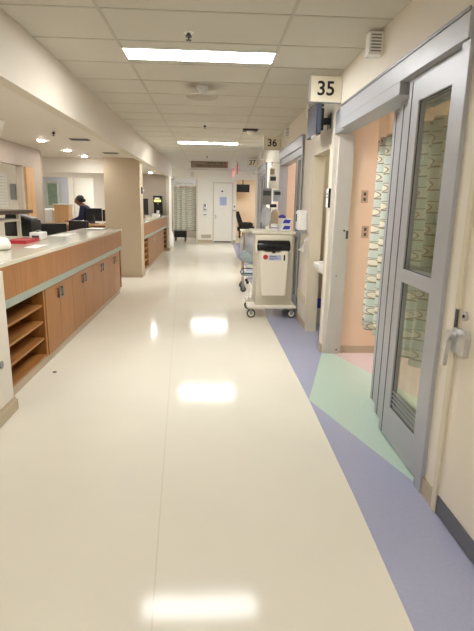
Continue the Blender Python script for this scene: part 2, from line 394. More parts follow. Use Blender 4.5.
# ================================================================ sliding door systems
def text_sign(num, y, label, x0=.855, x1=1.14, z0=2.415, z1=2.632):
    t = thing('room_sign', label, 'sign', ((x0+x1)/2, y, z0), 0, 'room number signs over the patient room doors')
    w_ = (x1-x0)/2; hh = z1-z0
    MB().box(-w_, w_, 0, .035, 0, hh, .004).build('sign_panel', M['ivory'], t)
    MB().box(-w_-.004, -w_+.006, -.003, .038, -.003, hh+.003).box(-w_, w_, -.003, .038, -.004, .004).build('sign_edge', M['steel'], t)
    text_obj('sign_number', num, .165, M['ink'], t, (0, -.0015, hh*.5), (PI/2, 0, 0), .001, bold=.003)
    MB().box(w_-.01, XR-(x0+x1)/2, .004, .03, .03, hh-.03).build('sign_bracket', M['steel'], t)
    return t
text_sign('35', 4.64, 'cream room sign reading 35 on the wall by the television')
text_sign('36', 8.72, 'cream room sign reading 36 on the wall above the hanging infusion pumps')
text_sign('37', 13.05, 'small far cream room sign reading 37', .88, 1.11, 2.44, 2.62)

def header(name_y0, y1, zt, zl, zb, parent):
    MB().box(1.10, T+.06, name_y0, y1, zl, zt, .006).build('header_cover', M['frame'], parent)

# room 35
t = thing('door_4', 'grey aluminium sliding glass door stacked open at patient room 35', 'sliding door', (1.17, 2.3, 0)); t['kind'] = 'structure'
def prt(mb, n, m, **k):
    o = mb.build(n, m, None, **k); o.parent = t; o.matrix_parent_inverse = Matrix.Translation(-t.location); return o
prt(MB().box(1.112, T+.03, 2.30, 4.49, 2.245, 2.368, .004).box(1.1135, T+.03, 3.10, 4.49, 2.172, 2.262, .004).box(1.147, T+.03, 4.45, 4.83, 2.172, 2.365), 'door_header', M['frame'])
prt(MB().box(1.105, 1.112, 2.30, 4.49, 2.355, 2.372), 'header_trim', M['frame2'])
prt(MB().box(1.125, T+.02, 2.295, 2.375, 0, 2.245, .004), 'near_jamb', M['frame'])
jm = prt(MB().box(1.187, 1.335, 4.795, 4.832, 0, 2.172, .004), 'far_jamb', mat('jamb_paint', (204, 198, 192), .45))
def leaf(y0, y1, x, z1, midrails=True, gl='glass'):
    """an aluminium leaf in the plane X=x, front stile at y1"""
    a = MB(); th = .022
    a.box(x-th, x+th, y0, y0+.125, .012, z1, .003).box(x-th, x+th, y1-.16, y1, .012, z1, .003)
    a.box(x-th, x+th, y0+.12, y1-.155, .012, .235, .003).box(x-th, x+th, y0+.12, y1-.155, 1.065, 1.145, .003).box(x-th, x+th, y0+.12, y1-.155, 2.10, z1, .003)
    f = prt(a, 'door_leaf', M['frame'])
    gg = MB().box(x-.004, x+.004, y0+.12, y1-.155, 1.145, 2.10).box(x-.004, x+.004, y0+.12, y1-.155, .235, 1.065)
    o = gg.build('glass_pane', M[gl], f)
    s = MB()
    s.box(x-th-.002, x-th+.002, y1-.062, y1-.052, .02, z1-.02)  # dark strip on the stile paints the shadow line between stacked leaves
    for za, zb in ((1.145, 2.10), (.235, 1.065)):
        if y1 > 3.1 and y1 < 4: break
        s.box(x-.012, x-.005, y0+.125, y0+.129, za, zb).box(x-.012, x-.005, y1-.161, y1-.155, za, zb).box(x-.012, x-.005, y0+.125, y1-.16, za, za+.004).box(x-.012, x-.005, y0+.125, y1-.16, zb-.004, zb)
    s.build('gasket', M['seal_shade'], f)  # glass seals together with the painted shadow strip
    return f
f1 = leaf(2.378, 3.055, 1.178, 2.242)
s = MB()
for k in range(4): s.box(1.166, 1.172, 2.50, 2.895, .262+k*.028, .266+k*.028)
s.build('glass_stripe', M['frame'], f1)
leaf(2.40, 3.325, 1.236, 2.17)
leaf(2.42, 3.60, 1.292, 2.17)
prt(MB().box(1.20, 1.30, 3.02, 3.16, 2.20, 2.245).cyl((1.22, 3.2, 2.185), (1.25, 3.2, 2.185), .02), 'roller_carriage', M['gasket'])
prt(MB().cyl((1.29, 4.795, .045), (1.29, 4.789, .045), .008).cyl((1.29, 4.795, 1.27), (1.29, 4.789, 1.27), .009).cyl((1.24, 4.795, .82), (1.24, 4.789, .82), .006), 'jamb_screw', M['gasket'])
prt(MB().box(1.31, 1.33, 4.785, 4.796, 1.19, 1.27), 'latch_keeper', M['dkgrey'])

def far_sliding(nm, y0, y1, label):
    global t
    t = thing(nm, label, 'sliding door', (1.17, y0, 0)); t['kind'] = 'structure'
    prt(MB().box(1.112, T+.02, y0, y1, 2.235, 2.37, .004).box(1.135, T+.02, y0, y1, 2.14, 2.235, .003), 'door_header', M['frame'])
    prt(MB().box(1.105, 1.112, y0, y1, 2.355, 2.372).box(1.125, 1.135, y0, y0+.02, 0, 2.36), 'header_trim', M['frame2'])
    prt(MB().box(1.12, T+.01, y0, y0+.075, 0, 2.24, .004), 'near_jamb', M['frame'])
    prt(MB().box(1.12, T+.01, y1-.09, y1, 0, 2.24, .004), 'far_jamb', M['frame'])
    return t
far_sliding('door_5', 6.385, 8.595, 'grey aluminium sliding door with open leaf behind the cream cart')
f = leaf(6.46, 7.12, 1.185, 2.235, gl='glass2')
far_sliding('door_6', 10.765, 12.795, 'far grey sliding door closed across room 37')
leaf(10.84, 11.75, 1.185, 2.235, gl='glass2'); leaf(11.78, 12.70, 1.215, 2.235, gl='glass2')

# ================================================================ curtains
def curtain(name, label, pts, z0, z1, zm, m, amp=.045, pitch=.16, group=None, dens=10):
    """pleated cloth along a polyline track; zm..z1 is open mesh"""
    P = [Vector((*p, 0)) for p in pts]
    L = sum((P[i+1]-P[i]).length for i in range(len(P)-1))
    t_ = thing(name, label, 'curtain', (P[0].x, P[0].y, 0), 0, group)
    n = int(L/pitch*dens)
    def at(s_):
        for i in range(len(P)-1):
            l = (P[i+1]-P[i]).length
            if s_ <= l or i == len(P)-2:
                d_ = (P[i+1]-P[i]).normalized(); return P[i]+d_*s_, Vector((-d_.y, d_.x, 0))
            s_ -= l
    def sheet(za, zb, rows, nm, mt):
        bm = bmesh.new(); uvl = bm.loops.layers.uv.new('UVMap'); grid = []
        for r in range(rows+1):
            z = za+(zb-za)*r/rows; row = []; acc = 0; prev = None
            for i in range(n+1):
                s_ = L*i/n; c, nn = at(s_)
                ph = 2*PI*s_/pitch+.6*math.sin(s_*3.1)
                a_ = amp*(1+.25*math.sin(s_*7.3))*(1+.25*(1-(z-z0)/(z1-z0)))
                p = c+nn*(a_*math.sin(ph)+.012*math.sin(z*2.3+s_*9)); p.z = z
                if prev is not None: acc += (Vector((p.x, p.y, 0))-Vector((prev.x, prev.y, 0))).length
                prev = p; row.append((bm.verts.new(p-Vector((P[0].x, P[0].y, 0))), acc, z))
            grid.append(row)
        for r in range(rows):
            for i in range(n):
                q = [grid[r][i], grid[r][i+1], grid[r+1][i+1], grid[r+1][i]]
                f_ = bm.faces.new([v[0] for v in q]); f_.smooth = True
                for lp, v in zip(f_.loops, q): lp[uvl].uv = (v[1], v[2])
        me = bpy.data.meshes.new(nm); bm.to_mesh(me); bm.free(); me.materials.append(mt)
        o = bpy.data.objects.new(nm, me); C.objects.link(o); o.parent = t_
        sm = o.modifiers.new('thick', 'SOLIDIFY'); sm.thickness = .003
        return o
    sheet(z0, zm, 14, 'curtain_cloth', m)
    sheet(zm, z1, 3, 'curtain_mesh_top', M['mesh'])
    tr = MB()
    for i in range(len(P)-1):
        a_, b_ = P[i]-P[0], P[i+1]-P[0]
        tr.cyl((a_.x, a_.y, z1+.012), (b_.x, b_.y, z1+.012), .012, n=8)
    tr.build('curtain_track', M['frame'], t_)
    return t_
curtain('privacy_curtain', 'mint privacy curtain with leaf print hanging inside room 35', [(1.56, 2.55), (1.53, 4.70)], .335, 2.50, 2.115, M['curt'], .032, .215)
curtain('privacy_curtain', 'grey leaf-print privacy curtain drawn across the doorway at corridor end', [(-1.56, 19.25), (-.66, 19.25)], .42, 2.33, 2.06, M['curt2'], .035, .22)
curtain('privacy_curtain', 'pale curtain seen behind the glass of room 37', [(1.45, 10.95), (1.45, 12.7)], .335, 2.5, 2.1, M['curt2'])

# ================================================================ lamps
def troffer(x, y, label, m='lamp', grp='recessed ceiling lamps in the corridor'):
    t_ = thing('ceiling_lamp', label, 'ceiling lamp', (x, y, ZC), 0, grp)
    MB().box(-.61, -.597, -.155, .155, -.008, 0).box(.597, .61, -.155, .155, -.008, 0).box(-.597, .597, -.155, -.142, -.008, 0).box(-.597, .597, .142, .155, -.008, 0).build('lamp_frame', M['whitep'], t_)
    MB().box(-.597, .597, -.142, .142, -.006, -.002).build('lamp_diffuser', M[m], t_)
    return t_
troffer(-.118, 4.345, 'large bright ceiling lamp nearest the viewer, before the round beige disc')
troffer(-.118, 10.35, 'ceiling lamp in the middle of the corridor, before the hanging brown sign')
troffer(-.118, 16.5, 'ceiling lamp hidden beyond the hanging brown sign')
troffer(-.118, -.9, 'ceiling lamp behind the viewpoint')
l_ = troffer(1.45, 5.65, 'added unseen lamp inside the washroom alcove', 'lampw', 'ceiling lamps inside rooms'); l_.location.z = 2.498; l_.scale = (.18, .6, 1)  # unseen lamp, added to brighten the dark alcove
troffer(3.0, 3.6, 'ceiling lamp inside patient room 35', 'lampw', 'ceiling lamps inside rooms')
troffer(2.6, 7.6, 'ceiling lamp inside patient room 36', 'lampw', 'ceiling lamps inside rooms')
troffer(2.6, 11.8, 'ceiling lamp inside patient room 37', 'lampw', 'ceiling lamps inside rooms')
troffer(1.9, 21.2, 'ceiling lamp inside the far television room', 'lampw', 'ceiling lamps inside rooms')
troffer(-1.5, 20.6, 'ceiling lamp inside the far curtained room', 'lampw', 'ceiling lamps inside rooms')
troffer(-3.0, 17.6, 'ceiling lamp in the far left side corridor', 'lamp', 'ceiling lamps inside rooms')
troffer(3.0, 16.2, 'ceiling lamp in the far right side corridor', 'lampw', 'ceiling lamps inside rooms')
def downlight(x, y, label, big=False):
    t_ = thing('downlight', label, 'downlight', (x, y, ZS), 0, 'round downlights in the nurse station ceiling')
    MB().lathe([(.05, -.001), (.066, -.001), (.068, -.006), (.05, -.010)], n=24).build('trim_ring', M['whitep'], t_, smooth=True)
    MB().cyl((0, 0, -.004), (0, 0, -.014), .048, n=24).build('lamp_lens', M['dl'], t_)
for x, y, l in [(-2.40, 7.25, 'round downlight nearest the counter in the nurse station ceiling'), (-2.43, 8.6, 'middle round downlight in the nurse station ceiling'),
                (-2.42, 9.65, 'round downlight by the grey header in the nurse station ceiling'), (-3.6, 6.6, 'downlight over the white nook'), (-3.3, 11.8, 'downlight over the standing person'),
                (-1.95, 12.8, 'added unseen downlight over the coffee counter'), (-4.2, 13.2, 'downlight by the far glass door'), (-1.80, 14.5, 'added unseen downlight over the coffee machine'), (-1.75, 11.6, 'downlight over the dark bottles'), (-2.40, 4.1, 'downlight above the near counter')]:  # the two over coffee counter and machine are added to light the nook
    downlight(x, y, l)
def troffer_low(x, y, z, label):  # unseen flat lamps, added to brighten the nurse station
    t_ = troffer(x, y, label, 'lampd', 'added unseen flat lamps in the station ceiling'); t_.location.z = z
troffer_low(-3.6, 15.2, ZS, 'added unseen flat lamp in the bright far left room')
troffer_low(-3.7, 12.9, ZS, 'added unseen flat lamp above the standing person')
troffer_low(-3.6, 6.0, ZS, 'added unseen flat lamp above the white nook wall')
# ---- ceiling fittings
def sprinkler(x, y, label, z=ZC):
    t_ = thing('sprinkler', label, 'sprinkler', (x, y, z), 0, 'fire sprinklers on the ceilings')
    MB().cyl((0, 0, -.004), (0, 0, 0), .035, n=20).build('escutcheon', M['whitep'], t_, smooth=True)
    MB().cyl((0, 0, -.03), (0, 0, -.004), .024, .01, n=18).cyl((0, 0, -.05), (0, 0, -.03), .006).cyl((0, 0, -.053), (0, 0, -.05), .02, n=18).build('sprinkler_head', M['dkgrey'], t_)
    return t_
s0 = sprinkler(-.183, 3.80, 'dark fire sprinkler nearest the viewer, before the first ceiling lamp')
dup(s0, (-.14, 8.0, ZC), label='fire sprinkler between the two corridor ceiling lamps')
dup(s0, (-.17, 13.2, ZC), label='fire sprinkler just before the hanging brown sign')
dup(s0, (-1.95, 6.35, ZS+.004), label='fire sprinkler on the nurse station ceiling')
t = thing('ceiling_disc', 'round beige disc on a white cone stem hanging from the ceiling', 'ceiling fixture', (-.125, 5.42, ZC))
MB().lathe([(.062, 0), (.058, -.02), (.03, -.06), (.022, -.095)], n=24).build('cone_stem', M['whitep'], t, smooth=True)
MB().lathe([(.03, -.092), (.15, -.096), (.165, -.102), (.165, -.110), (.15, -.116), (.01, -.118)], n=36).build('disc', M['greywall'], t, smooth=True)
t = thing('smoke_detector', 'square grey detector with pale lens on the ceiling before sign 36', 'detector', (.59, 8.35, ZC))
MB().box(-.12, .12, -.09, .09, -.03, 0, .006).build('detector_base', M['dkgrey'], t)
MB().lathe([(.06, -.03), (.055, -.06), (.03, -.075), (.004, -.078)], n=20).build('detector_lens', M['whitep'], t, smooth=True)
def vent(x, y, label):
    t_ = thing('ceiling_vent', label, 'vent', (x, y, ZS), 0, 'slotted vents in the nurse station ceiling')
    MB().box(-.13, .13, -.075, .075, -.008, 0, .003).build('vent_frame', M['grey'], t_)
    a = MB()
    for k in range(5): a.box(-.12, .12, -.06+k*.028, -.048+k*.028, -.012, -.008)
    a.build('vent_slat', M['dkgrey'], t_)
vent(-1.82, 7.05, 'dark slotted vent in the nurse station ceiling behind the bulkhead')
vent(-1.78, 8.9, 'slotted vent in the nurse station ceiling just before the tan column')
vent(-2.2, 4.75, 'dark vent in the nurse station ceiling nearest the viewer')
t = thing('ceiling_camera', 'white box camera hanging under the nurse station ceiling', 'camera', (-2.44, 5.4, ZS))
MB().prism([(-.18, 0), (.20, 0), (.14, -.15), (.02, -.2), (-.18, -.2)], 'y', -.25, .25).build('camera_housing', M['whitep'], t)
MB().ball((.08, -.255, -.10), .03).build('camera_lens', M['grey'], t, smooth=True)
def wallbox(y, label, s=1, z=2.50):
    t_ = thing('call_light_box', label, 'call light', (XR, y, z), 0, 'box lights high on the right wall')
    MB().box(-.075*s, 0, -.045, .045, 0, .145, .004).build('box_housing', M['whitep'], t_)
    a = MB()
    for k in range(6): a.box(-.065*s, -.015, -.048, -.045, .02+k*.02, .028+k*.02)
    a.build('louvre', M['grey'], t_)
wallbox(3.62, 'white louvred box high on the wall above room 35 sliding door', 1.3, 2.52)
wallbox(5.95, 'small box light on the wall behind the television')
wallbox(7.75, 'small box light on the wall above the open sliding door of room 36')
wallbox(11.7, 'small box light on the wall above room 37')
# hanging brown direction sign
t = thing('hanging_sign', 'brown hanging direction sign with two lines of lettering under the ceiling', 'sign', (-.127, 14.9, 2.50))
MB().box(-.54, .54, -.012, .012, 0, .19, .003).build('sign_panel', M['brownsign'], t)
for hx in (-.5575, .5575): MB().box(hx-.0175, hx+.0175, -.02, .02, -.01, .2, .004).build('end_cap', M['whitep'], t)
text_obj('lettering', 'CRITICAL CARE', .072, M['signink'], t, (.41, -.0135, .137), (PI/2, 0, 0), align='RIGHT', bold=.002)
text_obj('lettering', 'OBSERVATION PATIENTS', .072, M['signink'], t, (.41, -.0135, .055), (PI/2, 0, 0), align='RIGHT', bold=.002)
a = MB()
for zc in (.137, .055): a.prism([(.44, zc-.03), (.475, zc-.03), (.475, zc+.0), (.495, zc+.0), (.4575, zc+.038), (.42, zc), (.44, zc)], 'y', -.0145, -.0125)
a.build('arrow', M['red'], t)
for hx in (-.4, .4): MB().cyl((hx, 0, .188), (hx, 0, ZC-2.50), .005).build('hanger', M['steel'], t)
def exit_sign(x, y, z, label):
    t_ = thing('exit_sign', label, 'exit sign', (x, y, ZC), 0, 'red lit exit signs at the corridor end')
    MB().box(-.035, .035, -.12, .12, -.035, 0, .004).build('sign_housing', M['whitep'], t_)
    MB().box(-.012, .012, -.16, .16, z-ZC, -.035, .002).build('sign_plate', M['exitbody'], t_)
    hz = (z-ZC-.035)/2
    text_obj('lettering', 'EXIT', .13, M['exitred'], t_, (-.0135, 0, hz), (PI/2, 0, -PI/2), .001, bold=.003)
    text_obj('lettering', 'EXIT', .13, M['exitred'], t_, (.0135, 0, hz), (PI/2, 0, PI/2), .001, bold=.003)
    MB().box(-.013, .013, -.162, -.158, z-ZC, -.04).box(-.013, .013, -.15, .15, z-ZC-.004, z-ZC).build('lit_edge', M['exitred'], t_)
exit_sign(.70, 15.1, 2.36, 'nearer pinkish exit sign seen edge-on by sign 37')
exit_sign(.66, 17.0, 2.36, 'farther pinkish exit sign seen edge-on above the end door')
# television
t = thing('television', 'blue-grey television on a black wall bracket below sign 35', 'television', (1.0, 5.08, 2.17))
o = MB().box(-.03, .015, -.24, .24, 0, .30, .006).build('television_case', M['black'], t)
MB().box(-.032, -.03, -.225, .225, .015, .285).box(-.025, .01, -.2415, -.24, .01, .29).build('screen', M['screen'], t)
MB().box(.015, .06, -.14, .1, .05, .25, .005).box(.06, .146, -.03, .03, .12, .18).box(.14, .146, -.07, .07, .08, .22).cyl((0, .0, .30), (.08, 0, .30), .012).build('wall_bracket', M['black'], t)
MB().box(-.05, -.02, -.2, -.1, -.03, -.002).build('control_pod', M['steel'], t)
# far television
t = thing('television', 'black television high on the wall of the far peach room', 'television', (1.32, 22.4, 1.98))
MB().box(-.29, .29, -.03, .03, 0, .34, .008).build('television_case', M['black'], t)
MB().box(-.27, .27, -.033, -.03, .02, .32).build('screen', M['blackg'], t)
MB().box(-.04, .04, .03, .12, .1, .24).cyl((0, .1, .2), (0, .1, .7), .02).build('ceiling_bracket', M['black'], t)
t = thing('recliner', 'black padded recliner chair in the far peach room', 'chair', (1.36, 21.6, 0))
MB().box(-.30, .34, -.35, .35, .30, .50, .05).build('seat', M['black'], t, smooth=True)
MB().prism([(-.42, 1.14), (-.26, 1.16), (-.02, .48), (-.22, .42)], 'y', -.32, .32).build('backrest', M['black'], t)
MB().box(-.25, .35, -.43, -.35, .3, .68, .03).build('armrest', M['black'], t); MB().box(-.25, .35, .35, .43, .3, .68, .03).build('armrest', M['black'], t)
MB().prism([(.34, .50), (.70, .56), (.72, .50), (.36, .38)], 'y', -.3, .3).build('footrest', M['black'], t)
for sx in (-.2, .28):
    for sy in (-.3, .3): MB().cyl((sx, sy, 0), (sx, sy, .31), .025).build('leg', M['dkgrey'], t)

# ================================================================ near counter
XF = -1.527
t = thing('reception_counter', 'long wooden nurse station counter with pale solid top and open shelves', 'counter', (XF, 3.65, 0))
def cp(mb, n, m, par=None, **k):
    o = mb.build(n, m, None, **k); o.parent = par or t
    if par is None: o.matrix_parent_inverse = Matrix.Translation(-t.location)
    return o
Y0, Y1 = 3.43, 8.24
top = cp(MB().box(-2.14, XF+.006, -3.4, Y1+.01, 1.03, 1.064, .004), 'countertop', M['slab'])
cp(MB().box(-1.60, XF, Y0, Y1, .785, 1.03), 'fascia_panel', M['wood'])
cp(MB().box(-1.60, XF+.006, Y0, Y1+.003, .722, .785, .002), 'bumper_strip', M['strip'])
cp(MB().box(-2.08, XF-.02, Y1-.03, Y1, 0.09, .722), 'end_panel', M['wood'])
cp(MB().box(-2.08, -1.62, 4.44, Y1, .70, .722).box(-2.08, -2.05, Y0, Y1, .09, 1.03).box(-2.08, -1.56, Y0, Y1, .085, .105).box(-2.08, -1.585, 8.06, 8.08, .1, .70), 'carcass', M['wood'])
cp(MB().box(-2.05, XF-.035, Y0, Y1-.12, 0, .087), 'toe_kick', M['base'])
cp(MB().box(-2.05, XF-.015, 4.415, 4.455, .087, .722), 'divider_panel', M['wood'])
for z in (.25, .405, .56):
    cp(MB().box(-2.05, XF-.03, Y0, 4.415, z, z+.02), 'shelf', M['woody'])
cp(MB().box(-2.05, XF-.02, Y0, 4.415, .087, .107), 'shelf', M['woody'])
cp(MB().box(-2.05, XF-.015, Y0, Y0+.03, .087, .722), 'divider_panel', M['wood'])
edges = [4.457, 4.88, 5.33, 5.80, 6.27, 6.75, 7.20, 7.63, 8.06]
for i in range(8):
    a, b = edges[i]+.002, edges[i+1]-.002
    dd = cp(MB().box(XF-.030, XF-.009, a, b, .088, .712, .0015), 'cabinet_door', M['wood'])
    yh = b-.055 if i % 2 == 0 else a+.055
    hh = MB().box(XF-.017, XF-.012, yh-.026, yh+.026, .56, .675).box(XF-.012, XF+.012, yh-.024, yh+.024, .655, .665).box(XF-.012, XF+.012, yh-.024, yh+.024, .572, .582)\
        .box(XF+.008, XF+.014, yh-.024, yh+.024, .572, .665)
    ho = hh.build('door_handle', M['handle']); ho.parent = dd; ho.matrix_parent_inverse = dd.matrix_parent_inverse.copy() if False else Matrix()
# round wall fitting at the low wall
tag(MB().lathe([(.028, 0), (.028, .006), (.018, .010), (.004, .010)], n=20).build('outlet_cover', M['grey'], smooth=True), 'small round cover plate on the low cream wall', 'cover plate')
o = bpy.data.objects['outlet_cover']; o.rotation_euler = (0, PI/2, 0); o.location = (-1.455, 3.255, .40)
# items on the near counter
ZT = 1.064
def lump(name, label, cat, loc, sx, sy, sz, m, seed=0, group=None):
    rd = random.Random(seed); b = MB()
    b.ball((0, 0, 0), 1, n=22)
    for v in b.bm.verts:
        c = v.co.copy(); f_ = 1+.10*math.sin(c.x*5+seed)*math.cos(c.y*6)+rd.uniform(-.03, .03)
        v.co = Vector((c.x*sx*f_, c.y*sy*f_, max(-.62, c.z)*sz*f_+sz*.62))
    mn = min(v.co.z for v in b.bm.verts)
    for v in b.bm.verts: v.co.z -= mn
    o_ = b.build(name, m, smooth=True); o_.location = loc
    return tag(o_, label, cat, group)
lump('plastic_bag', 'crumpled white plastic bag lying on the near end of the counter', 'bag', (-1.95, 4.50, ZT), .11, .17, .07, M['bagw'], 3)
tag(box(-1.80, -1.68, 4.72, 5.05, ZT, ZT+.004).build('paper_sheet', M['paper']), 'white paper sheet lying on the counter beside the plastic bag', 'paper')
t2 = thing('form_tray', 'red and pink form tray at the back of the near counter', 'tray', (-2.03, 5.32, ZT))
MB().box(-.1, .1, -.18, .22, 0, .008).box(-.1, -.09, -.18, .22, .008, .035).box(.09, .1, -.18, .22, .008, .035).box(-.1, .1, -.18, -.17, .008, .035).box(-.1, .1, .21, .22, .008, .035).build('tray', M['red'], t2)
MB().box(-.085, .085, -.16, .2, .008, .03).build('form_stack', M['pinkred'], t2)
t2 = thing('label_printer', 'small white label printer at the back of the counter', 'printer', (-2.02, 5.78, ZT))
MB().box(-.07, .07, -.1, .1, 0, .085, .012).build('printer_body', M['whitep'], t2, smooth=True)
MB().box(-.02, .02, -.03, .03, .085, .105, .004).build('printer_button', M['grey'], t2)
MB().box(-.04, .04, -.1045, -.1, .02, .05).build('output_slot', M['dkgrey'], t2)
tag(MB().box(-2.0, -1.74, 7.75, 8.15, ZT, ZT+.012).mat(1).box(-1.99, -1.75, 7.76, 8.14, ZT+.012, ZT+.016).build('clipboard', [M['grey'], M['paper']]), 'clipboard with white sheet near the far end of the counter', 'clipboard')
tag(box(-2.06, -1.86, 6.3, 6.75, ZT, ZT+.006).build('paper_sheet', M['paper']), 'loose white papers in the middle of the counter', 'paper')
# office chairs
def chair(x, y, rz, label):
    t_ = thing('office_chair', label, 'chair', (x, y, 0), rz, 'black office chairs behind the counter')
    MB().box(-.24, .24, -.24, .22, .50, .58, .03).build('seat', M['black'], t_, smooth=True)
    b = MB().box(-.22, .22, -.025, .025, -.24, .24, .02)
    for v in b.bm.verts: v.co = Matrix.Rotation(.12, 3, 'X') @ v.co + Vector((0, .27+.06*(v.co.x/.22)**2*-1, .93))
    b.build('backrest', M['black'], t_, smooth=True)
    MB().tube([(0, .1, .50), (0, .28, .52), (0, .31, .70), (0, .29, .8)], .018).build('back_support', M['dkgrey'], t_)
    for s_ in (-1, 1):
        MB().tube([(.22*s_, .0, .52), (.29*s_, 0, .54), (.29*s_, 0, .74)], .014).box(.26*s_-.03 if s_ > 0 else -.32, .26*s_+.06 if s_ > 0 else -.23, -.13, .12, .74, .765, .01).build('armrest', M['dkgrey'], t_)
    MB().cyl((0, 0, .10), (0, 0, .50), .03).build('gas_column', M['dkgrey'], t_)
    for k in range(5):
        a_ = 2*PI*k/5+.3; c_, s_ = math.cos(a_), math.sin(a_)
        l_ = MB().tube([(0, 0, .12), (.15*c_, .15*s_, .10), (.28*c_, .28*s_, .075)], .018).build('base_arm', M['dkgrey'], t_)
        MB().cyl((.28*c_-.012*s_, .28*s_+.012*c_, .028), (.28*c_+.012*s_, .28*s_-.012*c_, .028), .028, n=12).cyl((.28*c_, .28*s_, .03), (.28*c_, .28*s_, .075), .008).build('caster', M['black'], l_)
chair(-2.52, 7.60, PI+.75, 'black office chair behind the counter, beside the wooden door')
chair(-2.24, 8.84, PI-.5, 'black office chair behind the counter, nearer the tan column')
# copier hutch in the station
t = thing('work_table', 'beige framed work table with dark brown top against the nook', 'table', (-2.68, 6.35, 0))
MB().box(-.20, .22, -.9, .55, 1.33, 1.375, .004).build('table_top', M['brown'], t)
for x in (-.17, .19):
    for y in (-.85, .10): MB().box(x-.02, x+.02, y-.02, y+.02, 0, 1.33).build('leg', M['plast2'], t)
MB().box(-.18, .2, -.86, .12, 1.24, 1.27).build('rail', M['plast2'], t)
t = thing('office_printer', 'dark grey and black printer beside the beige work table', 'printer', (-2.66, 6.99, 0))
MB().box(-.2, .22, -.22, .22, 0, 1.02, .01).build('printer_stand', M['plast2'], t)
MB().box(-.16, .20, -.2, .2, 1.02, 1.22, .015).build('printer_body', M['black'], t, smooth=True)
MB().prism([(-.14, 1.31), (.0, 1.31), (.20, 1.23), (.20, 1.21), (-.16, 1.21)], 'y', -.18, .18).build('printer_lid', M['black'], t)
b = MB().box(-.09, .09, -.12, .12, -.006, .006)
for v in b.bm.verts: v.co = Matrix.Rotation(.30, 3, 'Y') @ v.co + Vector((.10, 0, 1.275))
b.build('control_panel', M['grey'], t)
# nook wall board
t = thing('whiteboard', 'white lined notice board with yellow sheet on the nook wall', 'notice board', (-3.72, 8.645, 1.38))
MB().box(-.42, .25, -.012, .0, 0, .56).build('board_panel', M['paper'], t)
a = MB()
for k in range(10): a.box(-.2, .22, -.0135, -.012, .04+k*.05, .044+k*.05)
a.build('ruled_line', M['grey'], t)
MB().box(-.40, -.2, -.016, -.012, .12, .4).build('yellow_sheet', M['yellow'], t)
MB().box(.29, .38, -.03, 0, .12, .38, .004).build('wall_pocket', M['grey'], t)
# ---- far left zone
t = thing('glass_door', 'grey framed glass door with green blind in the far left wall', 'glass door', (-4.4, 14.2, 0))
MB().box(-.35, -.29, -.02, .06, 0, 2.12).box(.29, .35, -.02, .06, 0, 2.12).box(-.29, .29, -.02, .06, 2.0, 2.12).box(-.29, .29, -.02, .06, 0, .25).box(.16, .29, -.01, .05, .25, 2.0).box(.04, .08, -.01, .05, .25, 2.0).build('door_frame', M['frame'], t)
MB().box(-.29, .16, .015, .025, .25, 2.0).build('glass_pane', M['glass2'], t)
MB().box(-.25, .0, .10, .12, 1.35, 1.95).build('window_blind', mat('green_blind', (164, 172, 156), .7, noise=.3, scale=12), t)
tag(MB().box(-4.02, -3.68, 12.75, 13.15, 0, 1.38).mat(1).box(-4.05, -3.65, 12.72, 13.18, 1.38, 1.41, .004).build('side_cabinet', [M['woodp'], M['slab']]), 'pale wooden tall cabinet with white top beside the standing person', 'cabinet')
tag(MB().box(-4.5, -4.06, 12.9, 13.3, 0, .92).mat(1).box(-4.48, -4.1, 12.88, 13.28, .92, 1.28, .03).build('white_equipment', [M['woodp'], M['whitep']]), 'white equipment standing on a wooden base below the glass door', 'equipment')
t = thing('desk', 'wooden desk ledge with pale front below the black monitors', 'desk', (-2.9, 11.9, 0))
MB().box(-.55, .40, -.3, .3, .93, .97, .004).build('desk_top', M['woodp'], t)
MB().box(-.52, -.48, -.28, .28, 0, .93).box(.34, .38, -.28, .28, 0, .93).box(-.48, .34, .2, .23, .2, .93).build('desk_frame', M['wood'], t)
def monitor(x, y, z, rz, label, w_=.5, h_=.32):
    t_ = thing('computer_monitor', label, 'monitor', (x, y, z), rz, 'computer monitors in the nurse station')
    MB().box(-w_/2, w_/2, -.02, .02, .06, .06+h_, .006).build('monitor_case', M['black'], t_)
    MB().box(-w_/2+.015, w_/2-.015, .02, .0215, .075, .045+h_).build('screen', M['blackg'], t_)
    MB().box(-.1, .1, -.08, .08, 0, .012, .003).box(-.02, .02, -.035, -.015, .012, .2).build('monitor_stand', M['dkgrey'], t_)
monitor(-2.82, 11.88, .97, .12, 'black monitor back directly beside the standing person', .36, .30)
monitor(-2.49, 11.86, .97, -.05, 'black monitor back beside the tan column', .26, .27)
t = thing('wall_phone', 'black wall telephone on the bright far left wall', 'telephone', (-3.0, 14.2, 1.66))
MB().box(-.05, .05, -.05, 0, 0, .2, .01).build('phone_body', M['black'], t); MB().box(-.035, -.005, -.08, -.05, .02, .19, .008).build('handset', M['dkgrey'], t)
tag(MB().box(-3.55, -3.51, 15.96, 16.0, 1.75, 1.80).box(-3.46, -3.40, 15.96, 16.0, 1.66, 1.73).build('wall_hook', M['dkgrey']), 'dark hooks on the bright wall behind the standing person', 'hook')
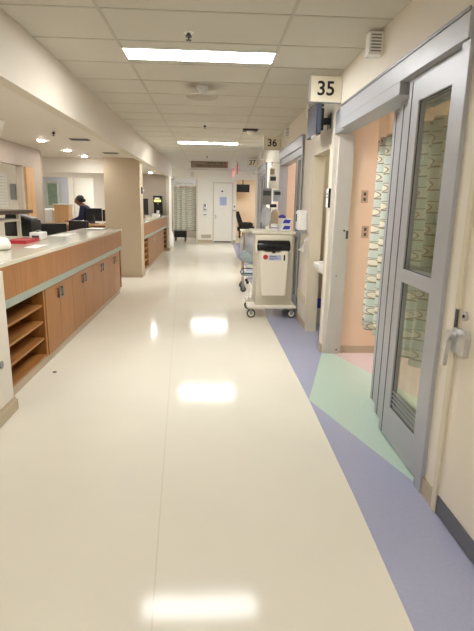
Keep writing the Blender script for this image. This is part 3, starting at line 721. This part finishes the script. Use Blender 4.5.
# person
def person():
    t_ = thing('person', 'person in dark navy scrubs with black hair standing bent over the desk', 'person', (-3.10, 12.55, 0), 0); t_.scale = (.96, .96, .955)
    V = [(0, 0, .95), (-.01, 0, 1.12), (-.06, 0, 1.28), (-.13, 0, 1.40), (-.18, 0, 1.47), (-.24, 0, 1.54),      # 0-5 pelvis..head
         (0, -.10, .90), (-.03, -.11, .50), (.02, -.11, .08), (-.12, -.12, .03),                                   # 6-9 leg
         (0, .10, .90), (.03, .11, .50), (.06, .11, .08), (-.08, .12, .03),                                        # 10-13
         (-.12, -.19, 1.38), (-.17, -.25, 1.14), (-.38, -.20, 1.06), (-.46, -.18, 1.06),                           # 14-17 arm
         (-.12, .19, 1.38), (-.15, .25, 1.14), (-.36, .20, 1.06), (-.44, .18, 1.06)]
    R_ = [.16, .145, .165, .15, .06, .06, .10, .07, .048, .045, .10, .07, .048, .045, .075, .055, .042, .035, .075, .055, .042, .035]
    E_ = [(0, 1), (1, 2), (2, 3), (3, 4), (4, 5), (0, 6), (6, 7), (7, 8), (8, 9), (0, 10), (10, 11), (11, 12), (12, 13), (3, 14), (14, 15), (15, 16), (16, 17), (3, 18), (18, 19), (19, 20), (20, 21)]
    me = bpy.data.meshes.new('body'); me.from_pydata(V, E_, [])
    o_ = bpy.data.objects.new('body', me); C.objects.link(o_)
    sk = o_.modifiers.new('s', 'SKIN'); ss = o_.modifiers.new('u', 'SUBSURF'); ss.levels = ss.render_levels = 2
    if not me.skin_vertices: 
        bm = bmesh.new(); bm.from_mesh(me); bm.verts.layers.skin.verify(); bm.to_mesh(me); bm.free()
    for i, sv in enumerate(me.skin_vertices[0].data):
        sv.radius = (R_[i], R_[i]); sv.use_root = (i == 0)
    bpy.context.view_layer.update()
    m2 = bpy.data.meshes.new_from_object(o_.evaluated_get(bpy.context.evaluated_depsgraph_get()))
    bpy.data.objects.remove(o_)
    b = MB(); b.bm.from_mesh(m2)
    b.mi = 1
    n0 = len(b.bm.verts)
    g = bmesh.ops.create_uvsphere(b.bm, u_segments=20, v_segments=14, radius=1)['verts']
    for v in g:
        c = v.co.copy(); jaw = 1-.22*max(0, -c.z)
        v.co = Matrix.Rotation(-.35, 3, 'Y') @ Vector((c.x*.098*jaw, c.y*.078*jaw, c.z*.118)) + Vector((-.255, 0, 1.555))
    # nose, ears, hands with fingers, shoes
    b.ball((-.352, 0, 1.53), .016, 1.2, .8, 1.3, n=8).ball((-.25, -.078, 1.555), .02, 1, .4, 1.4, n=8).ball((-.25, .078, 1.555), .02, 1, .4, 1.4, n=8)
    for ys in (-.18, .18):
        xh = -.47 if ys < 0 else -.45
        b.ball((xh-.03, ys, 1.055), .04, 1.1, 1, .5, n=10)
        for k in range(4): b.tube([(xh-.05, ys-.027+.018*k, 1.055), (xh-.09-.006*(k % 2), ys-.029+.019*k, 1.052), (xh-.115-.006*(k in (1, 2)), ys-.029+.019*k, 1.035)], .0085, 6)
        b.tube([(xh-.02, ys-.03*math.copysign(1, ys), 1.05), (xh-.06, ys-.05*math.copysign(1, ys), 1.04)], .010, 6)
    b.bm.normal_update()
    for f_ in b.bm.faces:
        c = f_.calc_center_median()
        skin = c.z > 1.45 or c.x < -.40
        f_.material_index = 1 if skin else (2 if c.z < .1 else 0)
        f_.smooth = True
    b.build('body', [M['navy'], M['skin'], M['black']], t_, smooth=True)
    h = MB()
    g = bmesh.ops.create_uvsphere(h.bm, u_segments=22, v_segments=16, radius=1)['verts']
    for v in g:
        c = v.co.copy()
        v.co = Vector((c.x*.108, c.y*.090, c.z*.105)) + Vector((-.222, 0, 1.605)); 
        v.co += Vector((1, 1, 1))*.006*math.sin(c.x*17+c.y*13+c.z*19)
    h.ball((-.13, 0, 1.58), .055, 1, 1, .9)
    h.build('hair', M['hair'], t_, smooth=True)
    return t_
person()

# ================================================================ second counter (coffee counter)
XG = -1.44
t = thing('coffee_counter', 'second wooden counter past the tan column with open cubbies', 'counter', (XG, 10.3, 0))
A, B = 10.31, 15.40
cp(MB().box(-2.05, XG+.015, A, B, 1.065, 1.10, .004), 'countertop', M['slab'])
cp(MB().box(-1.49, XG, A, B, .80, 1.065), 'fascia_panel', M['wood'])
cp(MB().box(-1.49, XG+.006, A, B, .735, .80, .002), 'bumper_strip', M['strip'])
cp(MB().box(-2.0, -1.97, A, B, .08, 1.06).box(-2.0, XG-.02, A, B, .085, .105).box(-2.0, XG-.02, A, A+.03, .09, .74).box(-2.0, XG-.02, B-.03, B, .09, .74).box(-2.0, XG-.02, 11.05, 11.08, .09, .74).box(-2.0, XG-.02, 14.55, 14.58, .09, .74), 'carcass', M['wood'])
cp(MB().box(-1.95, XG-.05, A, B, 0, .087), 'toe_kick', M['base'])
for z in (.235, .365, .495, .62):
    cp(MB().box(-1.97, XG-.03, A+.03, 11.05, z, z+.02), 'shelf', M['woody']); cp(MB().box(-1.97, XG-.03, 14.58, B-.03, z, z+.02), 'shelf', M['woody'])
ed = [11.08, 11.95, 12.82, 13.69, 14.55]
for i in range(4):
    dd = cp(MB().box(XG-.035, XG-.016, ed[i]+.002, ed[i+1]-.002, .10, .725, .0015), 'cabinet_door', M['wood'])
    yh = ed[i+1]-.06 if i % 2 == 0 else ed[i]+.06
    MB().box(XG-.016, XG+.010, yh-.02, yh+.02, .56, .57).box(XG-.016, XG+.010, yh-.02, yh+.02, .66, .67).box(XG+.008, XG+.014, yh-.02, yh+.02, .56, .67).build('door_handle', M['steel'], dd)
t = thing('coffee_machine', 'black coffee machine with lit yellow panel on the far counter', 'coffee machine', (-1.66, 15.05, 1.10))
MB().box(-.13, .13, -.15, .15, 0, .06, .008).box(-.13, .13, .02, .15, .06, .45).box(-.13, .13, -.15, .15, .36, .58, .012).build('machine_body', M['black'], t)
MB().box(-.10, .10, -.153, -.15, .40, .46).build('display', emitter('machine_display', (.8, .75, .15), 1.2), t)
MB().box(-.08, .06, -.153, -.15, .49, .52).build('label_strip', M['whitep'], t)
MB().cyl((0, -.08, .06), (0, -.08, .15), .04, .045).build('cup', M['whitep'], t)
MB().cyl((0, -.06, .32), (0, -.06, .36), .02).build('spout', M['steel'], t)
for i, (x, y, l) in enumerate([(-1.80, 12.0, 'tall dark bottle on the coffee counter nearest the column'), (-1.74, 12.35, 'dark bottle on the coffee counter, second from the column')]):
    tag(MB().lathe([(.035, 0), (.038, .02), (.038, .15), (.015, .2), (.014, .24), (.016, .25)], (x, y, 1.10), 16).build('bottle', M['black'], smooth=True), l, 'bottle', 'dark bottles on the coffee counter')
monitor(-1.88, 13.3, 1.10, .2, 'black monitor standing on the coffee counter', .3, .42)
tag(box(-1.76, -1.56, 14.3, 14.6, 1.10, 1.16, .01).build('napkin_box', M['paper']), 'white napkin box beside the coffee machine', 'box')
t = thing('wall_sensor', 'small grey wall sensor on the edge of the tan column', 'sensor', (-1.44, 10.08, 1.66))
MB().box(0, .035, -.05, .05, 0, .13, .006).build('sensor_case', M['grey'], t); MB().ball((.035, 0, .065), .02).build('sensor_lens', M['whitep'], t)
lump('linen_bag', 'white linen bag slumped beside the far post', 'bag', (-1.42, 16.5, 0), .10, .16, .33, M['bagw'], 5)

# ================================================================ end wall items
def dispenser(x, y, z, rz, label, name='soap_dispenser', cat='dispenser', s=1):
    t_ = thing(name, label, cat, (x, y, z), rz, 'white wall dispensers')
    b = MB().box(-.06*s, .06*s, -.11*s, 0, .03*s, .24*s, .025*s, 3); b.build('dispenser_cover', M['whitep'], t_, smooth=True)
    MB().box(-.05*s, .05*s, -.09*s, 0, 0, .035*s, .008).build('dispenser_base', M['grey'], t_)
    MB().box(-.02*s, .02*s, -.115*s, -.108*s, .12*s, .2*s, .002).build('sight_window', M['ink'], t_)
    return t_
dispenser(-.315, YE, 1.22, 0, 'white soap dispenser on the end wall above the glove holder', s=1.1)
tag(MB().box(-.40, -.24, YE-.09, YE, 1.02, 1.13, .01).mat(1).box(-.36, -.28, YE-.092, YE-.09, 1.04, 1.08).build('glove_holder', [M['whitep'], M['grey']]), 'white glove box holder on the end wall below the soap dispenser', 'glove holder')
dispenser(.80, YE, 1.22, 0, 'white soap dispenser on the narrow wall between the end door and far room', s=.95)
tag(MB().box(.755, .86, YE-.08, YE+.004, 1.0, 1.10, .01).build('glove_holder', M['plast']), 'cream glove holder on the narrow wall beside the far room', 'glove holder')
t = thing('air_grille', 'low cream air grille on the end wall beside the door', 'air grille', (-.27, YE, .16))
MB().box(-.2, .2, -.012, 0, 0, .14, .003).build('grille_frame', M['jambg'], t)
a = MB()
for k in range(5): a.box(-.18, .18, -.016, -.012, .02+k*.024, .03+k*.024)
a.build('grille_slat', M['greywall'], t)
tag(box(.24, .50, YE-.009, YE-.005, 1.41, 1.72).build('door_notice', M['bluepaper']), 'pale blue paper notice taped on the end door', 'notice')
t = thing('door_symbol', 'small round black symbol plate high on the end door', 'sign', (.33, YE-.005, 1.93))
MB().box(-.06, .06, -.004, 0, -.05, .05).build('symbol_plate', M['paper'], t)
MB().prism([(-.04, -.03), (.04, -.03), (.03, .02), (0, .04), (-.03, .02)], 'y', -.006, -.004).build('symbol', M['ink'], t)
tag(box(-.86, -.72, YE-.06, YE, 2.44, 2.62, .005).build('wall_box', M['plast2']), 'small beige box on the end wall above the curtained doorway', 'wall box')
# glass transom and track over curtained doorway
t = thing('door_header_unit', 'pale aluminium header with rollers over the far curtained doorway', 'door header', (-1.11, YE-.03, 2.12))
MB().box(-.455, .455, .0, .04, 0, .24, .004).box(-.455, .455, -.03, 0, .18, .24).build('header_rail', M['whitep'], t)
MB().tube([(-.3, -.01, .10), (-.15, -.01, .06), (-.05, -.01, .09), (.05, -.01, .05), (.15, -.01, .09), (.35, -.01, .06)], .008, 6).build('roller_cable', M['grey'], t)
t = thing('stretcher', 'low black wheeled stretcher base visible under the far curtain', 'stretcher', (-1.30, 19.55, 0))
MB().box(-.24, .24, -.1, .5, .14, .40, .03).build('stretcher_base', M['black'], t)
for sx in (-.19, .19):
    for sy in (-.05, .45): MB().cyl((sx-.02, sy, .07), (sx+.02, sy, .07), .07, n=16).box(sx-.03, sx+.03, sy-.02, sy+.02, .09, .16).build('caster', M['dkgrey'], t)
MB().box(-.3, .3, -.05, .5, .62, .72, .02).cyl((-.1, .2, .40), (-.1, .2, .62), .03).cyl((.1, .2, .40), (.1, .2, .62), .03).build('stretcher_deck', M['dkgrey'], t)

# ================================================================ cream cart
def caster(par, x, y, r=.06, wm='plast2'):
    """returns one caster whose wheel is a sub-part"""
    c_ = MB().box(x-.03, x+.03, y-.03, y+.03, r*2.02, r*2.4).box(x-.018, x+.018, y-.028, y-.021, r*.8, r*2.1).box(x-.018, x+.018, y+.021, y+.028, r*.8, r*2.1).build('caster', M['grey'], par)
    w_ = MB().cyl((x, y-.016, r), (x, y+.016, r), r, n=22).mat(1).cyl((x, y-.019, r), (x, y+.019, r), r*.66, n=18)
    w_.build('wheel', [M['dkgrey'], M[wm]], c_, smooth=True)
    return c_
t = thing('supply_cart', 'cream wheeled cart with black roll opening and front bin, standing in front', 'cart', (.80, 6.68, 0))
MB().box(-.225, .265, -.25, .30, .17, 1.125, .012).build('cart_body', M['plast2'], t, smooth=True)
MB().box(-.29, .28, -.30, .33, 1.125, 1.165, .012).build('cart_top', M['plast'], t, smooth=True)
fr = MB()
fr.box(-.25, .235, -.30, -.25, 1.045, 1.12, .012).box(-.25, -.215, -.29, -.25, .88, 1.05, .008).box(.20, .235, -.29, -.25, .88, 1.05, .008)
fr.build('bezel', M['plast'], t, smooth=True)
r_ = MB()
r_.tube([(-.20, -.272, .975), (-.19, -.276, .975), (-.08, -.278, .975), (.08, -.278, .975), (.18, -.276, .975), (.195, -.272, .975)], .07, 18)
r_.build('black_roller', M['blackg'], t, smooth=True)
b = MB()
b.prism([(-.19, .915), (-.13, .915), (-.115, .895), (.075, .895), (.09, .915), (.185, .915), (.165, .32), (-.165, .32)], 'y', -.37, -.25)
bn = b.build('bin_front', M['plast'], t)
bv = bn.modifiers.new('b', 'BEVEL'); bv.width = .010; bv.segments = 2
MB().box(-.03, .01, -.385, -.372, .885, .93, .004).build('bin_latch', M['black'], bn)
MB().cyl((-.115, -.371, .835), (-.115, -.3725, .835), .033, n=9).build('red_emblem', M['red'], bn)
lb = MB().box(-.075, .09, -.3725, -.371, .795, .862).mat(1).box(-.06, .03, -.3735, -.3725, .84, .848).box(-.06, .05, -.3735, -.3725, .82, .827).box(-.06, .0, -.3735, -.3725, .805, .81)
lb.build('sticker', [M['bluepaper'], M['dkgrey']], bn)
MB().box(.122, .142, -.374, -.371, .79, .865, .004).build('slot_handle', M['ink'], bn)
MB().box(-.335, .325, -.33, .34, .135, .17, .012).build('base_frame', M['plast'], t, smooth=True)
MB().box(-.33, -.225, -.02, .30, .17, .185).box(-.30, -.285, .0, .02, .17, .42).build('side_shelf', M['plast2'], t)
for cx, cy in ((-.28, -.27), (.27, -.27), (-.28, .28), (.27, .28)): caster(t, cx, cy)
MB().tube([(-.29, .28, 1.14), (-.36, .28, 1.14), (-.36, -.02, 1.14), (-.29, -.02, 1.14)], .012).build('push_handle', M['plast2'], t)
# on the cart
def wipes(x, y, z, label):
    t_ = thing('wipes_box', label, 'box', (x, y, z), .1, 'blue and white wipes boxes on the cream cart')
    MB().box(-.075, .075, -.06, .06, 0, .08, .003).build('carton', M['whitep'], t_)
    MB().prism([(-.045, .018), (.05, .018), (.066, .062), (-.02, .066)], 'y', -.062, -.06).build('blue_print', M['blue'], t_)
    return t_
wipes(.965, 6.62, 1.165, 'white and blue wipes carton resting directly on the cream cart')
wipes(.965, 6.62, 1.2455, 'white and blue wipes carton stacked on top of another carton')
lump('glove', 'crumpled violet gloves on top of the stacked cartons', 'gloves', (.93, 6.66, 1.326), .05, .04, .028, mat('violet_glove', (70, 60, 150), .5), 2)
t = thing('lidded_container', 'small white lidded container with blue band on the cream cart', 'container', (.82, 6.6, 1.165))
MB().lathe([(.042, 0), (.045, .01), (.045, .07), (.048, .072), (.048, .085), (.012, .09)], n=20).build('container_body', M['whitep'], t, smooth=True)
MB().lathe([(.0455, .03), (.046, .03), (.046, .04), (.0455, .04)], n=20).build('blue_band', M['blue'], t)
# second cart draped with clear bags
t = thing('utility_cart', 'small cart draped in clear plastic behind the cream cart', 'cart', (.66, 8.55, 0))
MB().box(-.18, .24, -.24, .28, 1.03, 1.06, .01).build('cart_top', M['plast'], t, smooth=True)
for sx in (-.13, .21):
    for sy in (-.2, .24): MB().cyl((sx, sy, .1), (sx, sy, 1.03), .012, n=8).build('post', M['chrome'], t)
MB().box(-.16, .24, -.24, .28, .28, .31).box(-.16, .24, -.24, .28, .52, .74, .05).build('basket', M['lblue'], t, smooth=True)
MB().tube([(-.16, -.24, .31), (-.19, -.26, .36), (-.16, -.24, .42), (.22, -.25, .42)], .008, 6).tube([(-.16, -.24, .33), (.22, -.25, .33)], .008, 6).build('wire_rail', M['dkgrey'], t)
b = MB(); b.ball((0, 0, 0), 1, n=20)
for v in b.bm.verts:
    c = v.co.copy(); v.co = Vector((c.x*.20*(1+.08*math.sin(c.z*9+c.y*4))+.01, c.y*.22-.04, c.z*.30+.76))
b.build('plastic_drape', M['bag'], t, smooth=True)
b = MB(); b.ball((-.04, -.15, .80), .09, 1, .6, .5)
b.build('blue_bundle', mat('blue_bundle', (96, 108, 150), .7), t, smooth=True)
for cx, cy in ((-.13, -.2), (.21, -.2), (-.13, .24), (.21, .24)): caster(t, cx, cy, .05, 'dkgrey')
# infusion pole
def ivpole(x, y, label, z1=2.12, pumps=True):
    t_ = thing('infusion_pole', label, 'infusion pole', (x, y, 0), 0, 'infusion poles behind the carts')
    MB().cyl((0, 0, .1), (0, 0, z1), .0125, n=12).build('pole', M['chrome'], t_)
    MB().tube([(-.12, 0, z1+.03), (-.11, 0, z1-.01), (0, 0, z1), (.11, 0, z1-.01), (.12, 0, z1+.03)], .005, 6).build('hook_bar', M['chrome'], t_)
    for k in range(5):
        a_ = 2*PI*k/5; c_, s_ = math.cos(a_), math.sin(a_)
        l_ = MB().tube([(0, 0, .12), (.12*c_, .12*s_, .09), (.24*c_, .24*s_, .07)], .012, 8).build('base_arm', M['grey'], t_)
        MB().cyl((.24*c_-.01*s_, .24*s_+.01*c_, .03), (.24*c_+.01*s_, .24*s_-.01*c_, .03), .03, n=12).build('caster', M['black'], l_)
    return t_
t = ivpole(.88, 7.62, 'infusion pole carrying white pumps, behind the cream cart')
def pump(z, dx, w_, h_, d_, m, nm, screen=True):
    p_ = MB().box(dx-w_/2, dx+w_/2, -.02-d_, -.02, z, z+h_, .008).build(nm, M[m], t, smooth=True)
    if screen: MB().box(dx-w_/2+.012, dx+w_/2-.012, -.022-d_, -.02-d_, z+h_*.55, z+h_*.85).build('pump_display', M['dkgrey'], p_)
pump(1.74, .01, .11, .20, .09, 'whitep', 'infusion_pump'); pump(1.50, -.075, .14, .24, .10, 'grey', 'infusion_pump'); pump(1.55, .085, .12, .17, .09, 'lblue', 'infusion_pump')
pump(1.93, 0, .07, .10, .06, 'bagb', 'pump_head', False); pump(1.46, .03, .10, .05, .08, 'black', 'pole_clamp', False)
for dx, m, nm, zz in ((-.07, 'bag', 'fluid_bag', 1.36), (.07, 'bagb', 'drainage_bag', 1.33)):
    b = MB(); b.ball((0, 0, 0), 1, n=16)
    for v in b.bm.verts:
        c = v.co.copy(); v.co = Vector((c.x*.075*(1.1-.1*c.z)+dx, c.y*.03-.06, (abs(c.z)**.8)*math.copysign(1, c.z)*.145+zz-.04))
    b.build(nm, M[m], t, smooth=True)
MB().tube([(-.09, -.06, 1.24), (-.10, -.07, 1.0), (-.05, -.06, .85), (.02, -.04, 1.0), (.03, -.02, 1.5)], .004, 6).tube([(.0, -.05, 2.1), (-.03, -.08, 1.9), (-.06, -.1, 1.75)], .004, 6).build('tubing', M['lblue'], t)
ivpole(.86, 9.35, 'bare infusion pole farther back behind the carts', 2.05)

# ================================================================ right wall fittings
dispenser(XR, 6.02, 1.17, -PI/2, 'white soap dispenser on the right wall beside the washroom', s=1.15)
t = thing('towel_rail', 'white curved wall rail below the soap dispenser', 'rail', (XR, 6.0, .95))
MB().tube([(-.005, -.12, .16), (-.035, -.12, .15), (-.05, -.12, .06), (-.055, -.08, .01), (-.055, .12, 0), (-.05, .19, 0), (0, .2, 0)], .011, 8).build('rail_tube', M['whitep'], t, smooth=True)
for ya, za in ((-.145, .13), (.175, -.03)): MB().box(-.008, 0, ya, ya+.05, za, za+.06, .003).build('mounting_plate', M['whitep'], t)
t = thing('card_reader', 'white card reader with black edge on the washroom door frame', 'card reader', (1.1405, 4.885, 1.49))
MB().box(-.022, .006, -.045, .035, 0, .18, .005).build('reader_case', M['whitep'], t)
MB().box(-.018, .004, -.05, -.045, -.002, .182, .002).build('reader_edge', M['black'], t)
MB().box(-.024, -.022, -.03, .0, .12, .135).box(-.024, -.022, -.03, 0, .09, .105).build('reader_key', M['dkgrey'], t)
tag(MB().box(1.128, XR, 5.83, 6.36, .30, .42, .008).build('crash_rail', M['jambg']), 'low cream bumper board on the wall beside the washroom', 'bumper board')
# sink
t = thing('wash_basin', 'white wall-hung wash basin inside the washroom alcove', 'basin', (1.638, 5.43, .72))
b = MB()
R1 = [(-.49, -.0), (-.47, .15), (-.36, .225), (-.1, .23), (0, .23), (0, -.23), (-.1, -.23), (-.36, -.225), (-.47, -.15)]
bm = b.bm
lv = [(1.0, .15), (1.0, .11), (.92, .05), (.6, 0.0)]
rings = []
for sc_, z in lv: rings.append([bm.verts.new((p[0]*sc_, p[1]*sc_, z)) for p in R1])
inn = [[bm.verts.new((-.02+p[0]*.86, p[1]*.86, .15)) for p in R1], [bm.verts.new((-.05+p[0]*.65, p[1]*.65, .05)) for p in R1]]
def ringf(A_, B_):
    for i in range(9): bm.faces.new((A_[i], A_[(i+1) % 9], B_[(i+1) % 9], B_[i]))
ringf(rings[0], rings[1]); ringf(rings[1], rings[2]); ringf(rings[2], rings[3]); bm.faces.new(rings[3]); ringf(rings[0], inn[0]); ringf(inn[0], inn[1]); bm.faces.new(inn[1])
b.build('basin', M['whitep'], t, smooth=True)
MB().tube([(-.06, 0, .15), (-.06, 0, .30), (-.10, 0, .34), (-.16, 0, .32), (-.17, 0, .28)], .012).box(-.08, -.04, -.1, -.06, .15, .19).box(-.08, -.04, .06, .1, .15, .19).build('faucet', M['chrome'], t, smooth=True)
MB().cyl((-.18, 0, .02), (-.18, 0, -.15), .02).tube([(-.18, 0, -.15), (-.14, 0, -.19), (0, 0, -.18)], .018).build('drain_pipe', M['chrome'], t)
t = thing('waste_bin', 'white waste bin with blue liner on the washroom floor', 'waste bin', (1.42, 6.15, 0))
MB().lathe([(.10, 0), (.13, .26), (.135, .27), (.125, .27), (.1, .02), (.01, .02)], n=24).build('bin_body', M['whitep'], t, smooth=True)
MB().lathe([(.137, .22), (.142, .25), (.128, .30), (.12, .29), (.11, .2), (.01, .19)], n=24).build('liner', M['blue'], t, smooth=True)
# outlets in room 35
for z, l, x in ((1.54, 'upper tan outlet plate on the peach wall of room 35', 1.50), (1.20, 'lower grey outlet plate on the peach wall of room 35', 1.53)):
    tt = thing('wall_outlet', l, 'outlet', (x-.02, 4.83, z), 0, 'outlet plates on the peach wall')
    MB().box(-.035, .035, -.006, 0, 0, .12, .002).build('outlet_plate', mat('tan_outlet', (190, 160, 134), .5), tt); MB().box(-.012, .012, -.008, -.006, .02, .05).box(-.012, .012, -.008, -.006, .07, .10).build('socket', M['dkgrey'], tt)
# door stop spot on the floor by the counter
tag(MB().cyl((-1.42, 4.22, 0), (-1.42, 4.22, .004), .018, n=14).build('floor_plug', M['brown']), 'small dark round plug in the floor beside the counter', 'floor plug')

# ================================================================ camera
cam = bpy.data.cameras.new('camera'); co = bpy.data.objects.new('camera', cam); C.objects.link(co)
F_PX, pt, yw, rl = 484.865, math.radians(13.099), math.radians(2.956), math.radians(1.077)
cam.sensor_fit = 'VERTICAL'; cam.sensor_height = 24; cam.lens = F_PX/631*24
cam.clip_start = .05; cam.clip_end = 100
fw = Vector((math.sin(yw)*math.cos(pt), math.cos(yw)*math.cos(pt), -math.sin(pt)))
r0 = Vector((math.cos(yw), -math.sin(yw), 0)); u0 = r0.cross(fw)
r1 = r0*math.cos(rl)+u0*math.sin(rl); u1 = -r0*math.sin(rl)+u0*math.cos(rl)
co.matrix_world = Matrix(((r1.x, u1.x, -fw.x, 0), (r1.y, u1.y, -fw.y, 0), (r1.z, u1.z, -fw.z, 1.52), (0, 0, 0, 1)))
sc = bpy.context.scene; sc.camera = co
wd = bpy.data.worlds.new('world'); sc.world = wd; wd.use_nodes = True
wd.node_tree.nodes['Background'].inputs[0].default_value = (1, .95, .88, 1); wd.node_tree.nodes['Background'].inputs[1].default_value = .05
sc.view_settings.view_transform = 'Standard'; sc.view_settings.look = 'None'; sc.view_settings.gamma = 1
sc.view_settings.exposure = 1.42
sc.cycles.max_bounces = 12; sc.cycles.diffuse_bounces = 8; sc.cycles.transparent_max_bounces = 16
sc.cycles.use_denoising = True
sc.cycles.sample_clamp_indirect = 6
